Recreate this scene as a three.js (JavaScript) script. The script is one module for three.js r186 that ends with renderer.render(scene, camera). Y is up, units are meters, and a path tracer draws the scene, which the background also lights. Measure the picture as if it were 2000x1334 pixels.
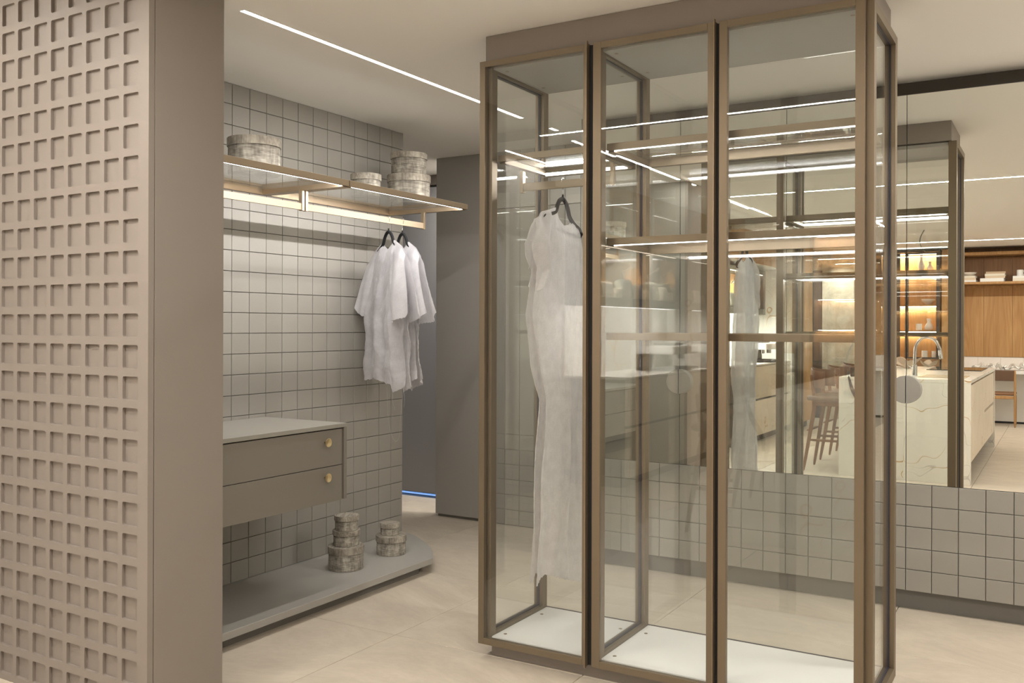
import * as THREE from 'three';
import { RoundedBoxGeometry } from 'three/addons/geometries/RoundedBoxGeometry.js';
import { mergeGeometries } from 'three/addons/utils/BufferGeometryUtils.js';
import { RectAreaLightUniformsLib } from 'three/addons/lights/RectAreaLightUniformsLib.js';
import { createNoise3D } from 'simplex-noise';

// ---------------------------------------------------------------- camera, exposure
const W = 2000, H = 1334, FOCAL = 1810, EYE = 1.38;
const scene = new THREE.Scene();
const camera = new THREE.PerspectiveCamera(2 * Math.atan(H / 2 / FOCAL) * 180 / Math.PI, W / H, 0.05, 60);
camera.rotation.order = 'YXZ';
camera.position.set(0, EYE, 0);
camera.rotation.set(0, THREE.MathUtils.degToRad(30.9), 0.003);
camera.setViewOffset(W, H, 0, 30, W, H);
const renderer = new THREE.WebGLRenderer({ antialias: true });
renderer.toneMapping = THREE.LinearToneMapping;
renderer.toneMappingExposure = 1.92;
renderer.shadowMap.enabled = true;
scene.background = new THREE.Color(0x0a0a0c);
RectAreaLightUniformsLib.init();
// light levels (radiance of the strips)
const NEUTRAL = new THREE.Color(1, 0.95, 0.89), COOL = new THREE.Color(1, 0.97, 0.96), WARM = new THREE.Color(1, 0.86, 0.70);
const L_CEILING = 150, L_SHELF = 62, L_CABINET = 38, L_BACKSPLASH = 320, L_WARM = 95;
const CEIL = 2.595;

// ---------------------------------------------------------------- helpers
let seed = 12345;
const rnd = () => { seed = (seed + 0x6D2B79F5) | 0; let t = Math.imul(seed ^ (seed >>> 15), 1 | seed); t = (t + Math.imul(t ^ (t >>> 7), 61 | t)) ^ t; return ((t ^ (t >>> 14)) >>> 0) / 4294967296; };
const rr = (a, b) => a + (b - a) * rnd();
const noise = createNoise3D(rnd);
const V = (x, y, z) => new THREE.Vector3(x, y, z);
const used = new Map();
function numbered(n) { const k = used.get(n) ?? 0; used.set(n, k + 1); return k ? `${n}_${String(k).padStart(3, '0')}` : n; }
function shade(m) { m.castShadow = m.receiveShadow = true; return m; }
function tag(o, label, category, group, kind) {
  if (label) o.userData.label = label;
  if (category) o.userData.category = category;
  if (group) o.userData.group = group;
  if (kind) o.userData.kind = kind;
  return o;
}
function thing(name, label, category, pos = [0, 0, 0], turn = 0, group) {
  const o = new THREE.Group(); o.name = numbered(name); o.position.set(...pos); o.rotation.y = turn; scene.add(o);
  return tag(o, label, category, group);
}
function part(parent, name, geo, mat, pos) {
  const m = shade(new THREE.Mesh(Array.isArray(geo) ? merge(geo) : geo, mat));
  m.name = parent === scene ? numbered(name) : name;
  if (parent !== scene) { const k = parent.userData.n_ ??= new Map(); const c = k.get(name) ?? 0; k.set(name, c + 1); if (c) m.name = `${name}_${String(c).padStart(3, '0')}`; }
  if (pos) m.position.set(...pos);
  parent.add(m); return m;
}
function copy(o, label, pos, turn) {
  const c = o.clone(); c.name = numbered(o.name.replace(/_\d{3}$/, '')); scene.add(c); if (pos) c.position.set(...pos); if (turn !== undefined) c.rotation.y = turn;
  c.userData = { ...o.userData, label: label ?? o.userData.label }; return c;
}
function struct(name, geo, mat, parent = scene) { const m = part(parent, name, geo, mat); if (parent === scene) m.userData.kind = 'structure'; return m; }
function metric(g) { // uv in metres, by the dominant axis of the normal
  if (g.index) g = g.toNonIndexed();
  const p = g.attributes.position, n = g.attributes.normal, uv = new Float32Array(p.count * 2);
  for (let i = 0; i < p.count; i++) {
    const ax = Math.abs(n.getX(i)), ay = Math.abs(n.getY(i)), az = Math.abs(n.getZ(i)), x = p.getX(i), y = p.getY(i), z = p.getZ(i);
    const [u, v] = ay > ax && ay > az ? [x, z] : ax > az ? [z, y] : [x, y];
    uv[2 * i] = u; uv[2 * i + 1] = v;
  }
  g.setAttribute('uv', new THREE.BufferAttribute(uv, 2)); return g;
}
function merge(list) { const l = list.map((g) => { g = g.index ? g.toNonIndexed() : g; for (const k of Object.keys(g.attributes)) if (!['position', 'normal', 'uv'].includes(k)) g.deleteAttribute(k); return g; }); return l.length === 1 ? l[0] : mergeGeometries(l); }
// box between two corners; r rounds the edges
function bx(x0, x1, y0, y1, z0, z1, r = 0) {
  const w = Math.abs(x1 - x0), h = Math.abs(y1 - y0), d = Math.abs(z1 - z0), m = Math.min(w, h, d) * 0.45;
  const g = r > 0 ? new RoundedBoxGeometry(w, h, d, 1, Math.min(r, m)) : new THREE.BoxGeometry(w, h, d);
  g.translate((x0 + x1) / 2, (y0 + y1) / 2, (z0 + z1) / 2); return metric(g);
}
function cyl(r0, r1, h, x, y, z, n = 24) { const g = new THREE.CylinderGeometry(r1, r0, h, n); g.translate(x, y + h / 2, z); return g.toNonIndexed(); }
function lathe(pts, n = 40) { return new THREE.LatheGeometry(pts.map(([r, y]) => new THREE.Vector2(r, y)), n).toNonIndexed(); }
function tube(pts, r, n = 32, rs = 8) { return new THREE.TubeGeometry(new THREE.CatmullRomCurve3(pts.map((p) => V(...p))), n, r, rs).toNonIndexed(); }
function bar(a, b, w0, w1 = w0, d0 = w0, d1 = d0) { // tapered rounded-rectangle bar from a to b
  const A = V(...a), B = V(...b), len = A.distanceTo(B), g = new RoundedBoxGeometry(1, 1, 1, 2, 0.22), p = g.attributes.position;
  for (let i = 0; i < p.count; i++) { const t = p.getY(i) + 0.5; p.setXYZ(i, p.getX(i) * (w0 + (w1 - w0) * t), p.getY(i) * len, p.getZ(i) * (d0 + (d1 - d0) * t)); }
  g.computeVertexNormals();
  g.applyQuaternion(new THREE.Quaternion().setFromUnitVectors(V(0, 1, 0), B.clone().sub(A).normalize())); g.translate((A.x + B.x) / 2, (A.y + B.y) / 2, (A.z + B.z) / 2);
  return metric(g);
}
// a tile with chamfered edges lying in xy, front towards +z, centred
function tileGeo(w, h, d, c) {
  const a = [[-w / 2, -h / 2], [w / 2, -h / 2], [w / 2, h / 2], [-w / 2, h / 2]], b = a.map(([x, y]) => [x - Math.sign(x) * c, y - Math.sign(y) * c]);
  const pos = [], quad = (p, q, r, s) => pos.push(...p, ...q, ...r, ...p, ...r, ...s);
  quad(...b.map(([x, y]) => [x, y, d]));
  for (let i = 0; i < 4; i++) { const j = (i + 1) % 4; quad([...a[i], d - c], [...a[j], d - c], [...b[j], d], [...b[i], d]); quad([...a[i], 0], [...a[j], 0], [...a[j], d - c], [...a[i], d - c]); }
  const g = new THREE.BufferGeometry(); g.setAttribute('position', new THREE.Float32BufferAttribute(pos, 3)); g.computeVertexNormals(); return metric(g);
}

// ---------------------------------------------------------------- textures
function tex(n, m, fn, rep = [1, 1], srgb = true) {
  const d = new Uint8Array(n * m * 4);
  for (let y = 0; y < m; y++) for (let x = 0; x < n; x++) { const c = fn(x / n, y / m), i = (y * n + x) * 4; d[i] = c[0]; d[i + 1] = c[1] ?? c[0]; d[i + 2] = c[2] ?? c[0]; d[i + 3] = 255; }
  const t = new THREE.DataTexture(d, n, m); t.wrapS = t.wrapT = THREE.RepeatWrapping; t.magFilter = THREE.LinearFilter; t.minFilter = THREE.LinearMipmapLinearFilter; t.generateMipmaps = true;
  if (srgb) t.colorSpace = THREE.SRGBColorSpace; t.repeat.set(...rep); t.needsUpdate = true; return t;
}
const TAU = Math.PI * 2;
// tileable noise on a torus-like walk
const tn = (u, v, fu, fv, k = 0) => { const a = u * TAU, b = v * TAU; return noise(Math.cos(a) * fu / TAU + k, Math.sin(a) * fu / TAU + Math.cos(b) * fv / TAU * 1.3, Math.sin(b) * fv / TAU - k * 1.7); };
const clamp = (x) => Math.max(0, Math.min(255, x));
const mixc = (a, b, t) => a.map((x, i) => clamp(x + (b[i] - x) * t));
const fabricTex = tex(512, 512, (u, v) => { // slub linen weave
  const a = noise(u * 14, v * 170, 3) * 0.5 + noise(u * 170, v * 12, 7) * 0.5, b = noise(u * 5, v * 5, 1), w = Math.sin(u * TAU * 120) * Math.sin(v * TAU * 120);
  const g = 238 + a * 13 + b * 6 + w * 6; return [clamp(g), clamp(g - 2), clamp(g - 3)];
}, [3, 3]);
const ring = (u, v, R, f, k) => noise(Math.cos(u * TAU) * R + k, Math.sin(u * TAU) * R, v * f + k);
const boxTex = tex(1024, 256, (u, v) => { // worn paper with fine streaks round the box
  const s = ring(u, v, 1.1, 55, 2) * 0.5 + ring(u, v, 3.2, 110, 5) * 0.45, p = ring(u, v, 1.9, 2.2, 9), q = ring(u, v, 7, 12, 4);
  const t = 0.52 + s * 0.4 + p * 0.26 + q * 0.16; return mixc([96, 90, 82], [194, 188, 174], Math.max(0, Math.min(1, t)));
});
const lidTex = tex(1024, 128, (u, v) => { // streaks running up the rim
  const s = ring(u, v, 26, 1.5, 2) * 0.45 + ring(u, v, 60, 3, 5) * 0.35, p = ring(u, v, 1.8, 1.2, 9), q = ring(u, v, 6, 6, 4);
  const t = 0.52 + s * 0.36 + p * 0.26 + q * 0.16; return mixc([102, 95, 86], [194, 187, 172], Math.max(0, Math.min(1, t)));
});
const marbleTex = tex(1024, 1024, (u, v) => {
  const wx = u + 0.16 * noise(u * 2, v * 2, 0) + 0.05 * noise(u * 7, v * 7, 3), wy = v + 0.16 * noise(u * 2, v * 2, 5) + 0.05 * noise(u * 7, v * 7, 8);
  const ridge = (f, k, w) => Math.max(0, 1 - Math.abs(noise(wx * f * 0.8, wy * f * 1.5, k)) / w);
  const gold = ridge(1.3, 11, 0.03) * Math.max(0, noise(u * 2.3, v * 2.3, 20) * 0.9 + 0.5), grey = ridge(3, 31, 0.025) * 0.7 * Math.max(0, noise(u * 3, v * 3, 41) + 0.15), cloud = noise(u * 3, v * 3, 50) * 4 + noise(u * 40, v * 40, 51) * 1.5;
  let c = [232 + cloud, 227 + cloud, 216 + cloud]; c = mixc(c, [172, 128, 70], Math.min(0.75, gold)); return mixc(c, [150, 145, 135], Math.min(0.7, grey));
}, [0.72, 0.72]);
const oakTex = tex(512, 1024, (u, v) => {
  const w = u + 0.02 * noise(u * 3, v * 1.2, 1), g = noise(w * 95, v * 3, 2) * 0.5 + noise(w * 220, v * 9, 4) * 0.4, c = Math.sin((w * 9 + noise(w * 4, v * 0.9, 9) * 1.7) * TAU) * 0.3, b = noise(u * 4, v * 1.5, 6) * 0.4;
  return mixc([168, 122, 72], [206, 164, 110], 0.55 + (g + c + b) * 0.42);
}, [1.1, 0.5]);
const darkOakTex = oakTex;
const concreteTex = tex(512, 512, (u, v) => { const a = tn(u, v, 6, 6, 1) * 0.5 + tn(u, v, 18, 18, 2) * 0.3 + tn(u, v, 60, 60, 3) * 0.25, h = tn(u, v, 11, 13, 8); const g = 188 + a * 26 - Math.max(0, h - 0.8) * 60; return [clamp(g), clamp(g - 6), clamp(g - 18)]; }, [0.6, 0.6]);
const stoneTex = tex(1024, 1024, (u, v) => { const a = tn(u, v, 5, 7, 1) * 0.5 + tn(u, v, 14, 22, 2) * 0.35 + tn(u, v, 40, 60, 3) * 0.3 + tn(u, v, 160, 160, 4) * 0.15; const g = a * 11; return [clamp(214 + g), clamp(202 + g), clamp(184 + g * 0.95)]; }, [0.55, 0.55]);
const lacquerBump = tex(256, 256, (u, v) => [clamp(128 + tn(u, v, 60, 60, 1) * 60 + tn(u, v, 25, 25, 2) * 50)], [3, 3], false);
const brushBump = tex(256, 256, (u, v) => [clamp(128 + tn(u, v, 120, 4, 1) * 60)], [6, 1], false);

// ---------------------------------------------------------------- materials
const std = (o) => new THREE.MeshStandardMaterial({ roughness: 0.6, ...o });
const lin = (r, g, b) => new THREE.Color().setRGB(r, g, b);
const M = {
  ceiling: std({ color: lin(0.80, 0.775, 0.73), roughness: 0.95 }),
  wall: std({ color: lin(0.62, 0.59, 0.54), roughness: 0.9 }),
  taupe: std({ color: lin(0.245, 0.211, 0.182), roughness: 0.55, bumpMap: lacquerBump, bumpScale: 0.0002 }),
  taupeDark: std({ color: lin(0.14, 0.12, 0.10), roughness: 0.6 }),
  stone: [0, 1, 2].map((k) => std({ color: lin(0.30 + k * 0.006, 0.283 + k * 0.006, 0.25 + k * 0.006), roughness: 0.5, bumpMap: lacquerBump, bumpScale: 0.00015 })),
  header: std({ color: lin(0.075, 0.063, 0.05), roughness: 0.7 }),
  grey: std({ color: lin(0.36, 0.342, 0.31), roughness: 0.6 }),
  plinth: std({ color: lin(0.17, 0.16, 0.145), roughness: 0.5 }),
  groove: std({ color: lin(0.20, 0.188, 0.165), roughness: 0.7 }),
  bronze: std({ color: lin(0.205, 0.162, 0.110), roughness: 0.45, metalness: 0.65, bumpMap: brushBump, bumpScale: 0.00005 }),
  bronzeLight: std({ color: lin(0.34, 0.265, 0.18), roughness: 0.4, metalness: 0.75 }),
  railBronze: std({ color: lin(0.34, 0.27, 0.185), roughness: 0.65, metalness: 0.35 }),
  black: std({ color: lin(0.012, 0.012, 0.013), roughness: 0.6 }),
  gasket: std({ color: lin(0.03, 0.03, 0.045), roughness: 0.4 }),
  white: std({ color: lin(0.80, 0.79, 0.77), roughness: 0.5 }),
  glass: new THREE.MeshPhysicalMaterial({ color: lin(0.965, 0.975, 0.97), roughness: 0, transmission: 1, thickness: 0, ior: 1.5 }),
  mirror: std({ color: lin(0.90, 0.91, 0.87), roughness: 0.0, metalness: 1 }),
  tiles: [0, 1, 2].map((k) => { const t = stoneTex.clone(); t.offset.set(k * 0.37, k * 0.21); return std({ map: t, color: lin(0.83, 0.83, 0.83), roughness: 0.38 }); }),
  grout: std({ color: lin(0.34, 0.31, 0.27), roughness: 0.9 }),
  boxBody: [0, 1].map((k) => { const t = boxTex.clone(); t.repeat.set(1, k ? 1 : 0.8); t.offset.set(k * 0.43, 0); return std({ map: t, roughness: 0.75 }); }),
  boxLid: std({ map: lidTex, roughness: 0.75 }),
  brass: std({ color: lin(0.72, 0.58, 0.34), roughness: 0.3, metalness: 0.9 }),
  linen: new THREE.MeshPhysicalMaterial({ map: fabricTex, color: lin(0.78, 0.78, 0.81), roughness: 1, transmission: 0.4, thickness: 0, transparent: true, opacity: 0.96, side: THREE.DoubleSide }),
  gauze: new THREE.MeshPhysicalMaterial({ map: fabricTex, color: lin(0.90, 0.88, 0.88), roughness: 1, transmission: 0.4, thickness: 0, transparent: true, opacity: 0.84, side: THREE.DoubleSide }),
  velvet: std({ color: lin(0.004, 0.004, 0.004), roughness: 1 }),
  brownVelvet: std({ color: lin(0.010, 0.007, 0.006), roughness: 1 }),
  chrome: std({ color: lin(0.75, 0.75, 0.76), roughness: 0.12, metalness: 1 }),
  marble: std({ map: marbleTex, roughness: 0.25 }),
  marbleWood: std({ map: marbleTex, color: lin(1, 0.92, 0.82), roughness: 0.35 }),
  oak: std({ map: oakTex, color: lin(0.78, 0.76, 0.72), roughness: 0.55 }),
  oakDark: std({ map: darkOakTex, color: lin(0.42, 0.36, 0.32), roughness: 0.55 }),
  darkMetal: std({ color: lin(0.07, 0.06, 0.052), roughness: 0.45, metalness: 0.5 }),
  concrete: std({ map: concreteTex, color: lin(1, 0.97, 0.9), roughness: 0.9, bumpMap: concreteTex, bumpScale: 0.002 }),
  walnut: std({ map: oakTex, color: lin(0.36, 0.24, 0.17), roughness: 0.45 }),
  leather: std({ color: lin(0.12, 0.065, 0.036), roughness: 0.4 }),
  ceramic: std({ color: lin(0.78, 0.72, 0.66), roughness: 0.5 }),
  whiteGloss: std({ color: lin(0.8, 0.79, 0.76), roughness: 0.25 }),
  blackGlass: std({ color: lin(0.008, 0.008, 0.009), roughness: 0.04 }),
  greenGrey: std({ color: lin(0.20, 0.215, 0.19), roughness: 0.6 }),
  blueGrey: std({ color: lin(0.24, 0.235, 0.24), roughness: 0.6 }),
  paper: [[0.62, 0.5, 0.36], [0.72, 0.66, 0.55], [0.5, 0.38, 0.25], [0.78, 0.77, 0.74]].map((c) => std({ color: lin(...c), roughness: 0.8 })),
  petal: std({ color: lin(0.75, 0.60, 0.47), roughness: 0.7, side: THREE.DoubleSide }),
  silver: std({ color: lin(0.72, 0.69, 0.64), roughness: 0.35, metalness: 0.4 }),
};
const glow = (c, k) => std({ color: lin(0.9, 0.9, 0.9), emissive: c.clone(), emissiveIntensity: k, roughness: 0.5 });
M.ledCool = glow(COOL, 5); M.ledNeutral = glow(NEUTRAL, 5); M.ledWarm = glow(WARM, 4); M.ledBlue = glow(new THREE.Color(0.18, 0.42, 0.95), 0.45);
// strip light: centre, size along local x and y, facing direction
function strip(parent, c, dir, long, w, h, color, L) {
  const l = new THREE.RectAreaLight(color, L, w, h); l.position.set(...c);
  const z = V(...dir).normalize().negate(), x = V(...long).normalize(), y = z.clone().cross(x);
  l.quaternion.setFromRotationMatrix(new THREE.Matrix4().makeBasis(x, y, z)); l.name = 'strip_light_source'; parent.add(l); return l;
}

// ================================================================ the setting
const floor = struct('floor', bx(-5.4, 1.7, -0.12, -0.008, -6.4, 6.1), M.grout);
{ // porcelain slabs on a 0.93 x 0.92 grid
  const g = tileGeo(0.927, 0.917, 0.008, 0.0012); g.rotateX(-Math.PI / 2);
  for (let i = -4; i <= 2; i++) for (let j = -3; j <= 10; j++) {
    const x = -0.708 + 0.93 * (i - 0.5), z = -3.285 + 0.92 * (j + 0.5);
    const m = part(floor, 'floor_tile', g, M.tiles[Math.abs(i * 7 + j * 5) % 3]); m.position.set(x, -0.008, z);
  }
}
struct('ceiling', [bx(-5.4, 1.7, CEIL, 2.75, -6.4, -2.106), bx(-2.69, 1.7, CEIL, 2.75, -2.106, -1.9), bx(-2.92, 1.7, CEIL, 2.75, -1.9, 0.6), bx(-5.4, 1.7, CEIL, 2.75, 0.6, 6.1), bx(-5.4, -2.6, 2.74, 2.86, -2.2, 0.7)], M.ceiling);
struct('wall_right', bx(1.58, 1.7, 0, CEIL, -6.4, 6.1), M.wall);
struct('wall_outer', bx(-5.4, -5.28, 0, CEIL, -6.4, -2.4), M.grey);
struct('wall_corridor', bx(-5.28, -3.82, 0, CEIL, -4.5, -4.38), M.grey);
struct('wall_kitchen', bx(-3.94, -3.82, 0, 2.75, -2.4, 6.1), M.wall);
struct('wall_end', bx(-3.82, 1.58, 0, CEIL, 5.8, 5.92), M.wall);
struct('wall_far', bx(-5.28, 1.58, 0, CEIL, -6.3, -6.14), M.grey);
struct('wall_closet_end', bx(-0.07, 1.58, 0, CEIL, -5.02, -4.9), M.wall);

// tiled wall on the left: square panels in boards of nine columns
const TW = 0.1166, TH = (CEIL - 0.083) / 24;
const wallTile = tileGeo(TW - 0.003, TH - 0.003, 0.008, 0.0014); wallTile.rotateY(Math.PI / 2);
const wallLeft = struct('wall_left', bx(-3.82, -3.62, 0, CEIL, -4.665, -2.38), M.plinth);
function tileBoard(z0, cols, w) { // from z0 towards -z
  const board = part(wallLeft, 'tile_board', bx(-3.62, -3.608, 0.083, CEIL, z0 - w + 0.002, z0 - 0.002), M.groove);
  for (let c = 0; c < cols; c++) for (let r = 0; r < 24; r++) {
    const m = part(board, 'tile', wallTile, M.stone[(c * 5 + r * 3 + ((c * r) % 4)) % 3]);
    m.position.set(-3.608 + ((c * 7 + r * 11) % 5) * 0.00018, 0.083 + TH * (r + 0.5), z0 - TW * (c + 0.5));
  }
}
tileBoard(-2.456, 9, 9 * TW); tileBoard(-3.505, 9, 9 * TW); tileBoard(-4.554, 1, TW - 0.006);

// wall behind: plain slabs above, tall planks, small square tiles below
{
  const back = struct('wall_back', bx(-3.92, 0.5, 0, CEIL, -5.62, -5.512), M.groove);
  part(back, 'plain_panel', bx(-3.93, -3.468, 0.02, CEIL, -5.512, -5.492, 0.002), M.grey);
  const t = tileGeo(TW - 0.0035, 0.1046 - 0.0035, 0.012, 0.0014), pl = tileGeo(TW - 0.0035, 2.195 - 0.633, 0.012, 0.0014), up = tileGeo(TW - 0.0035, CEIL - 2.2, 0.012, 0.0012);
  for (let c = 0; c < 9; c++) {
    const x = -3.464 + TW * (c + 0.5);
    for (let r = 0; r < 6; r++) part(back, 'tile', t, M.stone[(c + r * 2) % 3]).position.set(x, 0.004 + 0.1046 * (r + 0.5), -5.512);
    part(back, 'plank', pl, M.stone[c % 3]).position.set(x, (2.195 + 0.633) / 2, -5.512);
    part(back, 'plank', up, M.grey).position.set(x, (CEIL + 2.2) / 2, -5.512);
  }
}
{ // blue-grey door at the end of the passage, light under it
  const d = thing('door_1'); tag(d, null, null, null, 'structure'); d.position.set(-4.6, 0, -6.1);
  part(d, 'door_leaf', bx(-0.62, 0.62, 0.028, 2.5, -0.02, 0.02, 0.004), M.blueGrey);
  part(d, 'door_frame', [bx(-0.68, -0.625, 0, 2.52, -0.03, 0.03), bx(0.625, 0.68, 0, 2.52, -0.03, 0.03), bx(-0.68, 0.68, 2.515, CEIL, -0.03, 0.03)], M.taupeDark);
  part(d, 'light_gap', bx(-0.6, 0.6, 0.003, 0.014, -0.03, -0.015), M.ledBlue);
  strip(d, [0, 0.0085, -0.012], [0, -0.2, 1], [1, 0, 0], 1.2, 0.01, new THREE.Color(0.2, 0.45, 1), 0.5);
}

// ---------------------------------------------------------------- ceiling light lines
function ceilingLine(x0, x1, z0, z1, label, w = 0.022, L = L_CEILING) {
  const alongX = x1 - x0 > z1 - z0, cx = (x0 + x1) / 2, cz = (z0 + z1) / 2, len = alongX ? x1 - x0 : z1 - z0;
  const t = thing('ceiling_light', label, 'light', [cx, CEIL, cz], 0);
  const hw = alongX ? len / 2 : w / 2, hz = alongX ? w / 2 : len / 2;
  part(t, 'light_housing', [bx(-hw - 0.003, -hw, -0.002, 0.02, -hz - 0.003, hz + 0.003), bx(hw, hw + 0.003, -0.002, 0.02, -hz - 0.003, hz + 0.003), bx(-hw, hw, -0.002, 0.02, -hz - 0.003, -hz), bx(-hw, hw, -0.002, 0.02, hz, hz + 0.003)], M.ceiling);
  part(t, 'light_diffuser', bx(-hw, hw, -0.003, 0.006, -hz, hz), M.ledNeutral);
  strip(t, [0, -0.0045, 0], [0, -1, 0], [1, 0, 0], 2 * hw, 2 * hz, NEUTRAL, L);
}
ceilingLine(-2.745, -2.715, -4.665, -2.53, 'long bright ceiling light line running above the passage beside the tiled wall', 0.022, 50);
ceilingLine(-2.735, -2.695, -5.07, -4.99, 'short ceiling light near the far end of the passage', 0.022, 400);
ceilingLine(-3.88, -3.0, -5.86, -5.84, 'ceiling light line hidden in the passage before the blue-grey door', 0.02, 600);
ceilingLine(0.12, 1.4, -4.12, -4.098, 'ceiling light line right of the glass cabinet in front of the wardrobes', 0.022, 260);
ceilingLine(0.7, 0.722, 0.2, 4.0, 'long ceiling light line along the right side of the kitchen', 0.022, 55);
{ const y = thing('ceiling_light', 'ceiling light line hidden in the raised ceiling over the tall perforated tower', 'light', [-3.72, 2.74, -0.75]); part(y, 'light_diffuser', bx(-0.011, 0.011, -0.003, 0.006, -1.05, 1.05), M.ledNeutral); part(y, 'light_housing', [bx(-0.014, -0.0115, -0.003, 0, -1.05, 1.05), bx(0.0115, 0.014, -0.003, 0, -1.05, 1.05)], M.ceiling); strip(y, [0, -0.0045, 0], [0, -1, 0], [1, 0, 0], 0.022, 2.1, NEUTRAL, 80); }
ceilingLine(-2.88, 1.3, -1.37, -1.348, 'long thin ceiling light line crossing the room over the island end, seen in the mirror', 0.014, 170);
ceilingLine(-2.78, -2.758, -1.12, -0.46, 'short ceiling light line in the mirror, the nearer of a staggered pair');
ceilingLine(-2.745, -2.723, -0.5, 0.1, 'short ceiling light line in the mirror, the farther of a staggered pair');
ceilingLine(-2.2, 1.3, 4.28, 4.3, 'ceiling light line in front of the oak wall, seen in the mirror', 0.018);

// ================================================================ perforated tall unit on the left
{
  const t = thing('storage_tower', 'tall taupe storage tower with a front of square recessed cells, at the left edge', 'cabinet', [-3.2, 0, -2.24]);
  const X = (x) => x + 3.2, Z = (z) => z + 2.24, R = -2.695, PX = 0.1053, PY = 0.1094, hw = 0.0815 / 2, hh = 0.0815 / 2, TOP = 2.735;
  function front(x0, x1, firstX, cols) {
    const s = new THREE.Shape(); s.moveTo(x0, 0); s.lineTo(x1, 0); s.lineTo(x1, TOP); s.lineTo(x0, TOP); s.closePath();
    for (let c = 0; c < cols; c++) for (let r = 0; r < 24; r++) {
      const cx = firstX + c * PX + hw, cy = 0.0255 + r * PY + hh, q = 0.008, h = new THREE.Path();
      h.moveTo(cx - hw + q, cy - hh); h.lineTo(cx + hw - q, cy - hh); h.quadraticCurveTo(cx + hw, cy - hh, cx + hw, cy - hh + q); h.lineTo(cx + hw, cy + hh - q); h.quadraticCurveTo(cx + hw, cy + hh, cx + hw - q, cy + hh);
      h.lineTo(cx - hw + q, cy + hh); h.quadraticCurveTo(cx - hw, cy + hh, cx - hw, cy + hh - q); h.lineTo(cx - hw, cy - hh + q); h.quadraticCurveTo(cx - hw, cy - hh, cx - hw + q, cy - hh);
      s.holes.push(h);
    }
    const g = new THREE.ExtrudeGeometry(s, { depth: 0.0125, bevelEnabled: false, curveSegments: 3 }); g.translate(3.2, 0, Z(-2.0925)); return metric(g);
  }
  const firstX = -3.567;
  part(t, 'perforated_panel', front(-3.598, R, firstX, 8), M.taupe);
  part(t, 'perforated_panel', front(-3.8, -3.6, firstX - 2 * PX - 0.012, 2), M.taupe);
  part(t, 'backing_board', bx(X(-3.8), X(R), 0, TOP, Z(-2.103), Z(-2.0925)), M.taupe);
  part(t, 'side_panel', bx(X(-2.72), X(R), 0, CEIL - 0.002, Z(-2.41), Z(-2.106), 0.0015), M.taupe);
  part(t, 'back_panel', bx(X(-3.6), X(-2.721), 0, CEIL - 0.002, Z(-2.405), Z(-2.385), 0.001), M.stone[0]);
}

// ================================================================ platform, drawers, rails on the tiled wall
{
  const s = new THREE.Shape(); // plan, y = -z
  const plan = (inset) => { const p = new THREE.Shape(), x0 = -3.605, x1 = -3.04 - inset, z0 = 2.42, zc = 4.24 - inset; p.moveTo(x0, z0); p.lineTo(x1, z0); p.lineTo(x1, zc - 0.018); p.splineThru([[-3.143, 4.358], [-3.251, 4.463], [-3.352, 4.54], [-3.47, 4.617], [-3.605, 4.66]].map(([a, b]) => new THREE.Vector2(Math.max(x0, a - inset * 0.7), b - inset * 0.9))); p.closePath(); return p; };
  const slab = new THREE.ExtrudeGeometry(plan(0.0), { depth: 0.03, bevelEnabled: true, bevelThickness: 0.0015, bevelSize: 0.0015, bevelSegments: 1, curveSegments: 24 }); slab.rotateX(-Math.PI / 2); slab.translate(0, 0.0515, 0);
  const foot = new THREE.ExtrudeGeometry(plan(0.055), { depth: 0.05, bevelEnabled: false, curveSegments: 24 }); foot.rotateX(-Math.PI / 2);
  const t = thing('platform', 'low grey platform with a rounded end along the foot of the tiled wall', 'platform');
  part(t, 'slab', metric(slab), std({ color: lin(0.36, 0.345, 0.315), roughness: 0.45 })); part(t, 'recessed_foot', metric(foot), M.plinth);
}
function knob(parent, y, z, x) {
  const k = part(parent, 'knob', lathe([[0, 0], [0.006, 0], [0.0055, 0.012], [0.008, 0.016], [0.0205, 0.021], [0.0215, 0.0235], [0.0205, 0.0245], [0.012, 0.0205], [0, 0.0195]], 28), M.brass); k.rotation.z = -Math.PI / 2; k.position.set(x, y, z); return k;
}
{
  const t = thing('drawer_unit', 'wall-hung taupe drawer chest with two brass knobs on the tiled wall', 'drawers', [-3.32, 0.53, -2.98]);
  const lac = std({ color: lin(0.215, 0.195, 0.165), roughness: 0.5, bumpMap: lacquerBump, bumpScale: 0.00015 });
  part(t, 'top', bx(-0.279, 0.28, 0.352, 0.372, -0.52, 0.52, 0.0015), std({ color: lin(0.30, 0.285, 0.25), roughness: 0.4 }));
  part(t, 'side_panel', bx(-0.279, 0.28, 0, 0.3515, -0.52, -0.5, 0.0015), lac); part(t, 'side_panel', bx(-0.279, 0.28, 0, 0.3515, 0.5, 0.52, 0.0015), lac);
  part(t, 'carcass', bx(-0.279, 0.245, 0.01, 0.3515, -0.4995, 0.4995), M.taupeDark);
  for (const [y0, y1, yk] of [[0.172, 0.346, 0.290], [-0.003, 0.169, 0.122]]) { const d = part(t, 'drawer_front', bx(0.252, 0.272, y0, y1, -0.4935, 0.4935, 0.0012), lac); knob(d, yk, -0.372, 0.272); }
}
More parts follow.
